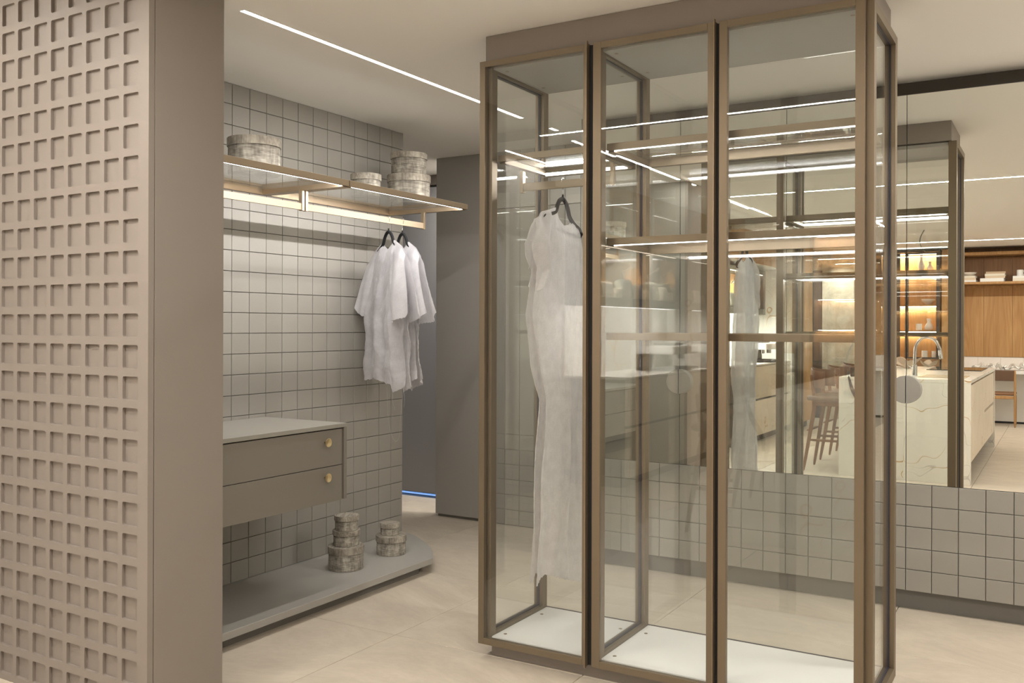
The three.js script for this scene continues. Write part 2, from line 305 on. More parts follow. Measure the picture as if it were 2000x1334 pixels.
// glass shelves with bronze frames: x from the wall, along z
function wallShelf(z0, z1, label) {
  const L = Math.abs(z1 - z0), t = thing('wall_shelf', label, 'shelf', [-3.605, 2.058, (z0 + z1) / 2], 0, null), h = L / 2;
  part(t, 'front_rail', bx(0.575, 0.592, 0.004, 0.034, -h, h, 0.001), M.bronzeLight);
  part(t, 'rear_rail', [bx(0.002, 0.03, 0.0, 0.012, -h, h), bx(0.002, 0.016, 0.013, 0.034, -h, h)], M.bronzeLight);
  for (const s of [-1, 1]) part(t, 'side_rail', bx(0.03, 0.575, 0.0, 0.026, s > 0 ? h - 0.028 : -h, s > 0 ? h : -h + 0.028, 0.001), M.bronzeLight);
  part(t, 'glass_panel', bx(0.016, 0.575, 0.0265, 0.0325, -h + 0.001, h - 0.001), M.glass);
  part(t, 'light_strip', bx(0.566, 0.5745, 0.005, 0.013, -h + 0.03, h - 0.03), M.ledCool);
  strip(t, [0.565, 0.009, 0], [-1, -0.9, 0], [0, 0, 1], L - 0.06, 0.008, COOL, L_SHELF * 3);
}
wallShelf(-3.48, -2.44, 'bronze framed glass shelf on the tiled wall, the near one under a single round box');
wallShelf(-4.526, -3.486, 'bronze framed glass shelf on the tiled wall, the far one with the stacked boxes');
function hangRail(z0, z1, label) {
  const t = thing('hanging_rail', label, 'rail', [-3.3, 1.977, (z0 + z1) / 2]), h = Math.abs(z1 - z0) / 2;
  part(t, 'bar', bx(-0.006, 0.006, -0.017, 0.017, -h, h, 0.001), M.railBronze);
  for (const s of [-1, 1]) part(t, 'hanger_post', bx(-0.012, 0.012, -0.021, 0.08, s * h - 0.008, s * h + 0.008, 0.001), M.bronzeLight);
}
hangRail(-3.452, -2.47, 'flat bronze hanging rail under the near glass shelf, empty');
hangRail(-4.478, -3.478, 'flat bronze hanging rail under the far glass shelf, holding two hangers');

// ---------------------------------------------------------------- round boxes
function hatBox(d, h, lidH, pos, label, group, mat = 0) {
  const t = thing('hat_box', label, 'box', pos, rr(0, 6), group), r = d / 2;
  part(t, 'body', lathe([[0, 0], [r - 0.004, 0], [r - 0.0025, 0.0015], [r - 0.0025, h - 0.008], [0, h - 0.008]], 56), M.boxBody[mat]);
  const R = r + 0.0015;
  part(t, 'lid', lathe([[r - 0.002, h - lidH], [R, h - lidH], [R + 0.0008, h - lidH + 0.001], [R + 0.0008, h - 0.002], [R - 0.001, h]], 56).translate(0, 0, 0), M.boxLid).geometry = merge([lathe([[r - 0.002, h - lidH], [R, h - lidH], [R + 0.0008, h - lidH + 0.001], [R + 0.0008, h - 0.002], [R - 0.001, h]], 56), new THREE.CircleGeometry(R - 0.001, 56).rotateX(-Math.PI / 2).translate(0, h, 0)]);
}
const SY = 2.091;
hatBox(0.25, 0.17, 0.042, [-3.3, SY, -2.61], 'round grey box on the near shelf end, seen only in the wardrobe mirror');
hatBox(0.245, 0.168, 0.04, [-3.3, SY, -3.135], 'wide round grey box alone at the near end of the glass shelf');
hatBox(0.165, 0.125, 0.034, [-3.33, SY, -3.985], 'small round grey box sunk low on the glass shelf beside the stacked pair');
hatBox(0.252, 0.172, 0.042, [-3.33, SY, -4.375], 'large round grey box at the bottom of the pair on the glass shelf');
hatBox(0.212, 0.128, 0.034, [-3.33, SY + 0.1725, -4.375], 'round grey box lying on top of the larger box on the glass shelf', null, 1);
const PF = 0.0835;
hatBox(0.19, 0.124, 0.036, [-3.305, PF, -3.80], 'largest round box at the bottom of the stack of three on the platform');
hatBox(0.142, 0.082, 0.026, [-3.307, PF + 0.1245, -3.805], 'middle round box of the stack of three on the platform', null, 1);
hatBox(0.127, 0.078, 0.026, [-3.304, PF + 0.207, -3.803], 'topmost round box of the stack of three on the platform');
hatBox(0.17, 0.108, 0.034, [-3.30, PF, -4.18], 'wider lower round box of the pair on the platform', null, 1);
hatBox(0.109, 0.066, 0.026, [-3.31, PF + 0.1085, -4.18], 'small round box on top of the pair on the platform');

// ---------------------------------------------------------------- hangers and garments
function hanger(name, mat, half, drop, barY, tilt, label, pos, turn, group) { // origin at the top of the hook
  const t = thing(name, label, 'hanger', pos, turn, group);
  part(t, 'hook', tube([[-0.014, -0.008, 0], [-0.011, 0.004, 0], [0, 0.009, 0], [0.011, 0.003, 0], [0.012, -0.014, 0], [0.003, -0.03, 0], [0, -0.045, 0], [0, -0.08, 0]], 0.0017, 48, 8), M.chrome);
  const q = (x, y) => [x, y - tilt * x, 0], g = [tube([q(-half, barY + 0.012), q(-half * 0.92, -drop - 0.022), q(-0.068, -0.15), q(-0.045, -0.112), q(-0.024, -0.09), q(0, -0.082), q(0.024, -0.09), q(0.045, -0.112), q(0.068, -0.15), q(half * 0.92, -drop - 0.022), q(half, barY + 0.012)], 0.0092, 80, 8),
    tube([q(-half, barY + 0.012), q(-half * 0.96, barY), q(-half * 0.5, barY - 0.004), q(half * 0.5, barY - 0.004), q(half * 0.96, barY), q(half, barY + 0.012)], 0.0045, 48, 8), cyl(0.006, 0.004, 0.03, 0, -0.092, 0, 12)];
  const m = part(t, 'frame', g, mat); return t;
}
const poly = (pts) => { const L = [0]; for (let i = 1; i < pts.length; i++) L.push(L[i - 1] + Math.hypot(pts[i][0] - pts[i - 1][0], pts[i][1] - pts[i - 1][1])); const T = L[L.length - 1]; return (t) => { const d = t * T; let i = 1; while (i < pts.length - 1 && L[i] < d) i++; const k = Math.min(1, Math.max(0, (d - L[i - 1]) / Math.max(1e-6, L[i] - L[i - 1]))); return [pts[i - 1][0] + (pts[i][0] - pts[i - 1][0]) * k, pts[i - 1][1] + (pts[i][1] - pts[i - 1][1]) * k]; }; };
// a cloth sheet between four edge polylines (Coons patch), pushed out of its plane by depth(s, t)
function sheet(top, bottom, left, right, depth, nu = 60, nv = 90, ragged = 0.004) {
  const T = poly(top), B = poly(bottom), L = poly(left), R = poly(right), pos = [], uv = [], idx = [];
  const a = T(0), b = T(1), c = B(0), d = B(1);
  for (let j = 0; j <= nv; j++) for (let i = 0; i <= nu; i++) {
    const s = i / nu, t = j / nv, p = [0, 1].map((k) => (1 - t) * T(s)[k] + t * B(s)[k] + (1 - s) * L(t)[k] + s * R(t)[k] - ((1 - s) * (1 - t) * a[k] + s * (1 - t) * b[k] + (1 - s) * t * c[k] + s * t * d[k]));
    if (j === nv) p[1] += ragged * noise(p[0] * 90, p[1] * 3, 4);
    if (i === 0 || i === nu) p[0] += ragged * 0.6 * noise(p[0] * 20, p[1] * 45, 9);
    pos.push(p[0], p[1], depth(s, t)); uv.push(p[0], p[1]);
    if (i < nu && j < nv) { const k = j * (nu + 1) + i; idx.push(k, k + nu + 1, k + 1, k + 1, k + nu + 1, k + nu + 2); }
  }
  const g = new THREE.BufferGeometry(); g.setAttribute('position', new THREE.Float32BufferAttribute(pos, 3)); g.setAttribute('uv', new THREE.Float32BufferAttribute(uv, 2)); g.setIndex(idx); g.computeVertexNormals(); return g;
}
const smooth = (a, b, x) => { const t = Math.max(0, Math.min(1, (x - a) / (b - a))); return t * t * (3 - 2 * t); };
const folds = (side, base, amp, f, k) => (s, t) => side * (0.0025 + (0.008 + base * Math.sqrt(Math.max(0, Math.sin(Math.PI * s))) * (0.35 + 0.65 * smooth(0, 0.5, t))) * smooth(-0.01, 0.1, t)) + amp * smooth(0.06, 0.55, t) * (Math.sin(TAU * (f * s + k + 0.12 * t)) * 0.6 + Math.sin(TAU * (f * 1.9 * s + 1.7 * k - 0.2 * t)) * 0.25 + noise(s * 5, t * 4, k * 9) * 0.5) + 0.0018 * noise(s * 18, t * 26, k + 3);
function threads(parent, list, mat) { for (const p of list) part(parent, 'loose_thread', tube(p, 0.0005, 32, 4), mat); }
const offs = (pts, y0) => pts.map(([x, y]) => [x, y - y0]);
function shirt(label, pos, turn, k, second) {
  const t = thing('linen_tunic', label, 'tunic', pos, turn), O = (p) => offs(p, 1.994);
  const bl = second ? [[-0.18, 1.06], [-0.06, 1.07], [0.043, 1.005], [0.227, 1.086]] : [[-0.255, 1.06], [-0.16, 1.07], [-0.09, 1.085], [0.02, 1.06], [0.118, 1.055], [0.135, 1.012], [0.213, 1.05]];
  const left = O([[-0.165, 1.812], [-0.195, 1.62], [-0.232, 1.42], [-0.235, 1.22], bl[0]]), right = O([[0.158, 1.822], [0.172, 1.6], [0.182, 1.33], [0.195, 1.2], bl[bl.length - 1]]);
  part(t, 'front', sheet(O([[-0.165, 1.812], [-0.08, 1.851], [-0.045, 1.826], [-0.013, 1.803], [0.03, 1.83], [0.072, 1.862], [0.158, 1.822]]), O(bl), left, right, folds(1, 0.035, 0.024, 2.6, k), 72, 90), M.linen);
  part(t, 'back', sheet(O([[-0.165, 1.812], [-0.08, 1.851], [-0.045, 1.832], [-0.013, 1.815], [0.03, 1.838], [0.072, 1.862], [0.158, 1.822]]), O(bl.map(([x, y]) => [x * 0.97, y - 0.03])), left, right, folds(-1, 0.035, 0.022, 2.1, k + 0.4), 60, 80), M.linen);
  const sl = second ? [[0.36, 1.452], [0.30, 1.41], [0.235, 1.40], [0.165, 1.39]] : [[0.328, 1.456], [0.30, 1.425], [0.22, 1.41], [0.129, 1.394]];
  for (const side of [1, -1]) part(t, 'sleeve', sheet(O([[0.085, 1.853], [0.158, 1.822], [0.207, 1.775]]), O([sl[3], sl[2], sl[1], sl[0]]), O([[0.085, 1.853], [0.10, 1.7], [0.098, 1.5], sl[3]]), O([[0.207, 1.775], [0.26, 1.64], sl[0]]), (s, q) => side * (0.004 + 0.012 * smooth(0, 0.15, q) + 0.034 * Math.sin(Math.PI * Math.min(1, s * 1.05)) * smooth(0, 0.6, q)) + (side > 0 ? 0.03 : 0) * q + 0.009 * smooth(0.2, 1, q) * Math.sin(TAU * (1.6 * s + k + 0.35 * q)), 30, 50), M.linen);
  for (const side of [1, -1]) part(t, 'sleeve', sheet(O([[-0.215, 1.77], [-0.165, 1.812], [-0.11, 1.838]]), O([[-0.268, 1.492], [-0.25, 1.455], [-0.215, 1.436], [-0.2, 1.45]]), O([[-0.215, 1.77], [-0.25, 1.63], [-0.268, 1.492]]), O([[-0.11, 1.838], [-0.15, 1.66], [-0.215, 1.45]]), (s, q) => side * (0.004 + 0.01 * smooth(0, 0.15, q) + 0.026 * Math.sin(Math.PI * s) * smooth(0, 0.6, q)) + 0.062 * q * (1 - s) + 0.008 * q * Math.sin(TAU * (1.4 * s + k)), 26, 44), M.linen);
  if (!second) threads(t, [[[0.02, -0.935, 0.02], [0.035, -1.06, 0.02], [0.045, -1.18, 0.015], [0.085, -1.26, 0.0], [0.13, -1.24, 0.0], [0.17, -1.12, 0.01], [0.205, -0.95, 0.01]], [[0.12, -0.98, 0.03], [0.115, -1.03, 0.03], [0.12, -1.08, 0.02]], [[0.21, -0.95, 0.02], [0.235, -1.0, 0.02], [0.228, -1.06, 0.02]]], M.linen);
  return t;
}
const A24 = -THREE.MathUtils.degToRad(24.4);
hanger('clothes_hanger', M.velvet, 0.158, 0.176, -0.222, 0, 'black velvet hanger on the bronze rail, inside the nearer white tunic', [-3.3, 1.994, -4.148], A24);
shirt('white frayed linen tunic on the bronze rail, the nearer one in front', [-3.3, 1.994, -4.148], A24, 0.17, false);
hanger('clothes_hanger', M.velvet, 0.158, 0.176, -0.222, 0, 'black velvet hanger on the bronze rail, inside the farther white tunic', [-3.3, 1.994, -4.276], A24);
shirt('white frayed linen tunic half hidden behind the nearer one on the rail', [-3.3, 1.994, -4.276], A24, 0.63, true);

// ================================================================ glass cabinet
{
  const t = thing('glass_cabinet', 'bronze framed glass wardrobe cabinet with three doors, a white base and a taupe top box', 'cabinet');
  const Y0 = 0.058, Y1 = 2.478, ZF = -3.25, ZB = -3.765, XL = -2.105, XR = -0.553, D0 = -1.602, D1 = -1.557;
  part(t, 'plinth', bx(-2.068, -0.60, 0, Y0 - 0.001, -3.70, -3.297, 0.001), M.taupe);
  part(t, 'top_box', bx(-2.095, -0.58, Y1 + 0.001, CEIL - 0.001, -3.785, -3.28, 0.001), M.taupe);
  // base and top boards with cap discs
  function board(name, y0, y1, mat, up) {
    for (const [a, b] of [[XL + 0.046, D0 - 0.001], [D1 + 0.001, XR - 0.046]]) {
      const m = part(t, name, bx(a, b, y0, y1, ZB + 0.008, -3.283, 0.0015), mat);
      for (const x of [a + 0.035, b - 0.035]) for (const z of [-3.335, -3.65]) { const c = part(m, 'cap_disc', new THREE.CylinderGeometry(0.0075, 0.0075, 0.001, 20), M.bronzeLight); c.position.set(x, up ? y1 + 0.0005 : y0 - 0.0005, z); }
    }
  }
  board('base_board', 0.06, 0.084, M.white, true); board('top_board', 2.452, 2.474, std({ color: lin(0.36, 0.34, 0.31), roughness: 0.5 }), false);
  // glazed upright frames: two sides and a divider
  function upright(name, x0, x1, glassLabel) {
    const m = part(t, name, [
      bx(x0, x1, Y0, Y1, -3.318, -3.276, 0.0012), bx(x0, x1, Y0, Y1, ZB, ZB + 0.042, 0.0012), bx(x0, x1, Y0, Y0 + 0.04, ZB + 0.042, -3.318), bx(x0, x1, Y1 - 0.034, Y1, ZB + 0.042, -3.318)], M.bronze);
    const c = (x0 + x1) / 2;
    part(m, 'gasket', [bx(c - 0.006, c + 0.006, Y0 + 0.04, Y1 - 0.034, ZB + 0.0425, ZB + 0.047), bx(c - 0.006, c + 0.006, Y0 + 0.04, Y1 - 0.034, -3.3225, -3.3185), bx(c - 0.006, c + 0.006, Y0 + 0.0405, Y0 + 0.045, ZB + 0.047, -3.3225), bx(c - 0.006, c + 0.006, Y1 - 0.039, Y1 - 0.0345, ZB + 0.047, -3.3225)], M.gasket);
    part(m, 'glass_pane', bx(c - 0.003, c + 0.003, Y0 + 0.045, Y1 - 0.039, ZB + 0.047, -3.3225), M.glass);
  }
  upright('side_frame', XL, XL + 0.045); upright('divider_frame', D0, D1); upright('side_frame', XR - 0.045, XR);
  part(t, 'back_pane', bx(XL + 0.048, D0 - 0.003, 0.086, 2.45, ZB + 0.002, ZB + 0.007), M.glass);
  part(t, 'back_pane', bx(D1 + 0.003, XR - 0.048, 0.086, 2.45, ZB + 0.002, ZB + 0.007), M.glass);
  part(t, 'back_edge', [bx(XL + 0.046, D0 - 0.001, 0.0845, 0.087, ZB + 0.0015, ZB + 0.0075), bx(D1 + 0.001, XR - 0.046, 0.0845, 0.087, ZB + 0.0015, ZB + 0.0075)], M.gasket);
  // doors
  function door(x0, x1, wl, wr, lip) {
    const z0 = ZF - 0.022, m = part(t, 'door', [bx(x0, x0 + wl, Y0 - 0.002, Y1 + 0.004, z0, ZF, 0.001), bx(x1 - wr, x1, Y0 - 0.002, Y1 + 0.004, z0, ZF, 0.001), bx(x0 + wl, x1 - wr, Y0 - 0.002, Y0 + 0.025, z0, ZF, 0.001), bx(x0 + wl, x1 - wr, Y1 - 0.021, Y1 + 0.004, z0, ZF, 0.001)], M.bronze);
    part(m, 'glass_pane', bx(x0 + wl - 0.002, x1 - wr + 0.002, Y0 + 0.023, Y1 - 0.019, ZF - 0.008, ZF - 0.003), M.glass);
    if (lip > 0) part(m, 'handle_lip', bx(x1 - 0.003, x1, Y0 - 0.006, Y1 + 0.012, ZF, ZF + 0.016, 0.0008), M.bronzeLight);
    if (lip < 0) part(m, 'handle_lip', bx(x0, x0 + 0.003, Y0 - 0.006, Y1 + 0.012, ZF, ZF + 0.012, 0.0008), M.bronzeLight);
  }
  door(-2.106, -1.602, 0.027, 0.022, 1); door(-1.582, -1.091, 0.034, 0.030, 1); door(-1.078, -0.578, 0.030, 0.031, 0);
  part(t, 'door_gap_seal', [bx(-1.601, -1.583, Y0, Y1, -3.2755, -3.262), bx(-1.090, -1.079, Y0, Y1, -3.2755, -3.262)], M.black);
  // lit glass shelves
  function shelf(x0, x1, y, ledAt, plain) { // y = underside of the rails
    const zf = -3.322, zb = ZB + 0.048, m = part(t, 'shelf_frame', [bx(x0, x1, y, y + 0.027, zf - 0.014, zf, 0.001), bx(x0, x1, y - (plain ? 0 : 0.012), y + 0.004, zb, zb + 0.026), bx(x0, x1, y + 0.005, y + 0.027, zb, zb + 0.013),
      bx(x0, x0 + 0.026, y - (plain ? 0 : 0.006), y + 0.0155, zb + 0.026, zf - 0.014), bx(x1 - 0.026, x1, y - (plain ? 0 : 0.006), y + 0.0155, zb + 0.026, zf - 0.014)], M.bronze);
    part(m, 'glass_panel', bx(x0 + 0.001, x1 - 0.001, y + 0.017, y + 0.023, zb + 0.013, zf - 0.0145), M.glass);
    if (ledAt === 'rear') { part(m, 'light_strip', bx(x0 + 0.027, x1 - 0.027, y - 0.010, y + 0.003, zb + 0.0262, zb + 0.029), M.ledCool); strip(t, [(x0 + x1) / 2, y - 0.004, zb + 0.0302], [0, -0.9, 1], [1, 0, 0], x1 - x0 - 0.06, 0.012, COOL, L_CABINET * 1.5); }
    if (ledAt === 'front') { part(m, 'light_strip', bx(x0 + 0.002, x1 - 0.002, y - 0.003, y + 0.012, zf - 0.0175, zf - 0.0142), M.ledCool); strip(t, [(x0 + x1) / 2, y + 0.0045, zf - 0.0185], [0, -1, -0.45], [1, 0, 0], x1 - x0 - 0.01, 0.014, COOL, L_CABINET * 1.5); }
  }
  shelf(XL + 0.046, D0 - 0.001, 2.072, 'rear'); shelf(D1 + 0.001, XR - 0.046, 2.072, 'front'); shelf(D1 + 0.001, XR - 0.046, 1.70, 'front'); shelf(D1 + 0.001, XR - 0.046, 1.327, null, true);
  // rail under the lit shelf
  const r = part(t, 'hanging_rail', bx(-2.066, -1.64, 1.978, 2.012, -3.556, -3.544, 0.001), M.railBronze);
  for (const x of [-2.072, -1.634]) part(r, 'rail_post', bx(x - 0.008, x + 0.008, 1.970, 2.066, -3.562, -3.538, 0.001), M.bronzeLight);
}
{ // long gauze dress
  const P = [-1.872, 2.012, -3.553], turn = Math.PI / 2;
  hanger('clothes_hanger', M.brownVelvet, 0.178, 0.166, -0.215, 0.11, 'dark brown hanger inside the glass cabinet, carrying the long sheer dress', P, turn);
  const t = thing('sheer_dress', 'long sheer white gauze dress with frayed edges hanging inside the glass cabinet', 'dress', P, turn), O = (p) => offs(p, 2.012);
  const left = O([[-0.169, 1.86], [-0.232, 1.72], [-0.262, 1.56], [-0.292, 1.42], [-0.243, 1.216], [-0.181, 1.071], [-0.195, 0.9], [-0.225, 0.62], [-0.262, 0.318]]), right = O([[0.148, 1.83], [0.19, 1.68], [0.2, 1.3], [0.2, 1.08], [0.155, 0.89], [0.175, 0.5], [0.196, 0.231]]);
  const hem = O([[-0.262, 0.318], [-0.184, 0.353], [-0.07, 0.32], [0.06, 0.27], [0.196, 0.231]]);
  part(t, 'front', sheet(O([[-0.169, 1.86], [-0.069, 1.887], [-0.035, 1.835], [0.019, 1.802], [0.06, 1.815], [0.096, 1.849], [0.148, 1.83]]), hem, left, right, folds(1, 0.035, 0.02, 2.2, 0.3), 72, 150, 0.006), M.gauze);
  part(t, 'back', sheet(O([[-0.169, 1.86], [-0.069, 1.885], [-0.035, 1.845], [0.019, 1.818], [0.06, 1.825], [0.096, 1.849], [0.148, 1.83]]), hem.map(([x, y]) => [x, y + 0.02]), left, right, folds(-1, 0.035, 0.02, 1.8, 0.8), 60, 120, 0.006), M.gauze);
  for (const s of [1, -1]) part(t, 'sleeve', sheet(O([[-0.245, 1.82], [-0.169, 1.86], [-0.125, 1.872]]), O([[-0.265, 1.525], [-0.215, 1.55], [-0.165, 1.578]]), O([[-0.245, 1.82], [-0.309, 1.708], [-0.285, 1.66], [-0.225, 1.60], [-0.265, 1.525]]), O([[-0.125, 1.872], [-0.135, 1.72], [-0.165, 1.578]]), (a, q) => s * (0.004 + 0.012 * smooth(0, 0.15, q) + 0.026 * Math.sin(Math.PI * a) * smooth(0, 0.6, q)) + 0.006 * Math.sin(TAU * (1.3 * a + q)), 26, 44), M.gauze);
  threads(t, [[[-0.27, -0.32, 0], [-0.30, -0.36, 0.01], [-0.295, -0.40, 0]], [[0.17, -1.06, 0.01], [0.2, -1.1, 0.02], [0.19, -1.15, 0.01]]], M.linen);
}

// ================================================================ mirrored wardrobe on the far side
{
  const g = tileGeo(0.1163 - 0.0028, 0.1042 - 0.0028, 0.012, 0.0014), tilt = 0.0014;
  function wardrobe(x0, label) {
    const w = 0.5815, t = thing('mirror_wardrobe', label, 'wardrobe', [x0 + w, 0, -5.18]), Z = (z) => z + 5.18;
    part(t, 'carcass', bx(-w + 0.002, w - 0.002, 0.1, 2.52, Z(-5.49), Z(-4.9), 0), M.taupeDark);
    part(t, 'plinth', bx(-w, w, 0, 0.099, Z(-5.4), Z(-4.915), 0.001), M.plinth);
    part(t, 'header', bx(-w, w, 2.521, CEIL - 0.001, Z(-5.49), Z(-4.96), 0), M.header);
    for (const s of [-1, 1]) {
      const a = s < 0 ? -w + 0.0015 : 0.0015, b = s < 0 ? -0.0015 : w - 0.0015;
      const d = part(t, 'door', bx(a, b, 0.097, 2.517, Z(-4.8985), Z(-4.879)), M.groove);
      for (let c = 0; c < 5; c++) for (let r = 0; r < 5; r++) part(d, 'tile', g, M.stone[(c * 2 + r * 3 + (s > 0)) % 3]).position.set((s < 0 ? -w : 0) + 0.1163 * (c + 0.5), 0.097 + 0.1042 * (r + 0.5), Z(-4.879));
      const mir = part(d, 'mirror', bx(-(b - a) / 2, (b - a) / 2, -0.947, 0.947, -0.002, 0.002), M.mirror); mir.position.set((a + b) / 2, 0.6195 + 0.947, Z(-4.8745)); mir.rotation.x = -tilt;
      const h = new THREE.Shape(); h.absarc(0, 0, 0.0655, s < 0 ? Math.PI / 2 : -Math.PI / 2, s < 0 ? Math.PI * 1.5 : Math.PI / 2, false); h.closePath();
      const hg = new THREE.ExtrudeGeometry(h, { depth: 0.02, bevelEnabled: true, bevelSize: 0.0015, bevelThickness: 0.0015, bevelSegments: 2, curveSegments: 40 });
      const hm = part(d, 'half_round_handle', metric(hg), M.stone[1]); hm.position.set(s * 0.0032, 1.077, Z(-4.87));
    }
    return t;
  }
  wardrobe(-2.416, 'mirror-fronted wardrobe with tiled lower doors behind the glass cabinet');
  wardrobe(-1.253, 'mirror-fronted wardrobe with tiled lower doors at the right edge, its round handle uncovered');
  struct('trim_1', bx(-2.446, -2.418, 0, CEIL - 0.001, -5.49, -4.872, 0.001), M.stone[0]);
}

// ================================================================ kitchen behind the camera, seen in the mirror
{ // island
  const t = thing('kitchen_island', 'white marble kitchen island with waterfall ends, seen in the mirror', 'island', [-1.275, 0, 0.92]), Z = (z) => z - 0.92, X = (x) => x + 1.275;
  part(t, 'worktop', bx(X(-1.84), X(-0.72), 0.895, 0.925, Z(-0.67), Z(2.5), 0.002), M.marble);
  part(t, 'end_panel', bx(X(-1.84), X(-0.72), 0, 0.8945, Z(-0.67), Z(-0.64), 0.002), M.marble);
  part(t, 'end_panel', bx(X(-1.84), X(-0.72), 0, 0.8945, Z(2.47), Z(2.5), 0.002), M.marble);
  part(t, 'carcass', bx(X(-1.5), X(-0.765), 0.16, 0.894, Z(-0.639), Z(2.469)), M.darkMetal);
  part(t, 'recessed_foot', bx(X(-1.45), X(-0.85), 0, 0.159, Z(-0.6), Z(2.43)), M.taupeDark);
  part(t, 'seat_side_panel', bx(X(-1.52), X(-1.501), 0.03, 0.894, Z(-0.639), Z(2.469)), M.marble);
  const cols = [[-0.636, 0.245], [0.25, 1.128], [1.133, 2.466]];
  for (const [a, b] of cols.slice(0, 2)) part(t, 'drawer_front', bx(X(-0.764), X(-0.735), 0.175, 0.872, Z(a), Z(b), 0.002), M.marbleWood);
  part(t, 'drawer_front', bx(X(-0.764), X(-0.735), 0.53, 0.872, Z(1.133), Z(2.466), 0.002), M.marbleWood);
  part(t, 'drawer_front', bx(X(-0.764), X(-0.735), 0.175, 0.502, Z(1.133), Z(2.466), 0.002), M.marbleWood);
}
{ // stools along the island
  function stool(pos, label) {
    const t = thing('bar_stool', label, 'stool', pos, 0, null), w = 0.225;
    for (const s of [-1, 1]) {
      part(t, 'rear_leg', [bar([-0.235, 0, s * w], [-0.13, 0.66, s * (w - 0.03)], 0.026, 0.04, 0.024, 0.032), bar([-0.13, 0.65, s * (w - 0.03)], [-0.17, 0.93, s * (w - 0.02)], 0.038, 0.024, 0.03, 0.02)], M.walnut);
      part(t, 'front_leg', bar([0.225, 0, s * w], [0.15, 0.66, s * (w - 0.03)], 0.026, 0.04, 0.024, 0.032), M.walnut);
      part(t, 'side_rail', [bar([-0.16, 0.655, s * (w - 0.03)], [0.17, 0.655, s * (w - 0.03)], 0.05, 0.05, 0.026, 0.026), bar([-0.19, 0.30, s * (w - 0.013)], [0.19, 0.30, s * (w - 0.013)], 0.024, 0.024, 0.018, 0.018)], M.walnut);
    }
    part(t, 'footrest', bar([0.2, 0.22, -w + 0.01], [0.2, 0.22, w - 0.01], 0.03, 0.03, 0.022, 0.022), M.walnut);
    part(t, 'rear_rail', bar([-0.20, 0.39, -w + 0.014], [-0.20, 0.39, w - 0.014], 0.026, 0.026, 0.02, 0.02), M.walnut);
    part(t, 'seat', new RoundedBoxGeometry(0.42, 0.05, 0.45, 4, 0.024).translate(0.0, 0.705, 0), M.leather);
    const n = 28, pos_ = [], idx = [], R = 0.235; // curved back
    for (let i = 0; i <= n; i++) { const a = Math.PI * (0.5 + 0.98 * i / n) + 0.03; for (const [dr, y] of [[0, 0.83], [0.006, 0.99], [-0.016, 0.995], [-0.022, 0.835]]) pos_.push((R + dr) * Math.cos(a) * 0.75 - 0.03, y - 0.03 * Math.abs(Math.sin(a)), (R + dr) * Math.sin(a)); }
    for (let i = 0; i < n; i++) for (let k = 0; k < 4; k++) { const a = i * 4 + k, b = i * 4 + (k + 1) % 4; idx.push(a, a + 4, b, b, a + 4, b + 4); }
    for (const e of [0, n * 4]) idx.push(e, e + 1, e + 2, e, e + 2, e + 3);
    const g = new THREE.BufferGeometry(); g.setAttribute('position', new THREE.Float32BufferAttribute(pos_, 3)); g.setIndex(idx); g.computeVertexNormals();
    part(t, 'backrest', g, std({ color: lin(0.13, 0.055, 0.03), roughness: 0.4, side: THREE.DoubleSide }));
    return t;
  }
  const s0 = stool([-1.955, 0, -0.34], 'dark leather and walnut bar stool nearest the camera end of the island');
  copy(s0, 'second dark leather bar stool along the island', [-1.985, 0, 0.51]); copy(s0, 'third dark leather bar stool along the island', [-1.99, 0, 1.33]); copy(s0, 'farthest dark leather bar stool along the island', [-1.99, 0, 2.12]);
}
{
  const t = thing('faucet', 'tall chrome arched kitchen faucet on the island', 'faucet', [-1.263, 0.9255, -0.03]);
  part(t, 'body', [lathe([[0, 0], [0.028, 0], [0.028, 0.004], [0.024, 0.01], [0.023, 0.1], [0.019, 0.11], [0, 0.11]]), tube([[0, 0.1, 0], [0.002, 0.2, 0], [0.012, 0.29, 0], [0.06, 0.36, 0], [0.12, 0.372, 0], [0.18, 0.345, 0], [0.215, 0.28, 0], [0.225, 0.25, 0]], 0.0145, 48, 14)], M.chrome);
  part(t, 'spray_head', [lathe([[0, 0], [0.017, 0], [0.0185, 0.01], [0.0165, 0.085], [0, 0.085]]).rotateZ(0.14).translate(0.234, 0.165, 0)], M.chrome);
  part(t, 'lever', tube([[0, 0.06, 0], [-0.03, 0.075, 0.02], [-0.06, 0.1, 0.04]], 0.006), M.chrome);
  const s = thing('sink', 'brass rimmed sink let into the island top beside the faucet', 'sink', [-1.0, 0.9255, -0.06]);
  part(s, 'rim', [bx(-0.2, 0.2, 0, 0.004, -0.24, -0.222), bx(-0.2, 0.2, 0, 0.004, 0.222, 0.24), bx(-0.2, -0.182, 0, 0.004, -0.222, 0.222), bx(0.182, 0.2, 0, 0.004, -0.222, 0.222)], M.brass); part(s, 'basin', bx(-0.182, 0.182, 0, 0.0015, -0.222, 0.222), std({ color: lin(0.45, 0.36, 0.22), roughness: 0.35, metalness: 0.7 }));
  const c = thing('cooktop', 'flat black glass cooktop on the island', 'cooktop', [-1.06, 0.9255, 1.88]); part(c, 'glass_plate', bx(-0.27, 0.27, 0, 0.008, -0.44, 0.44, 0.002), M.blackGlass); part(c, 'edge_trim', [bx(-0.274, -0.2705, 0, 0.007, -0.444, 0.444), bx(0.2705, 0.274, 0, 0.007, -0.444, 0.444)], M.darkMetal);
}
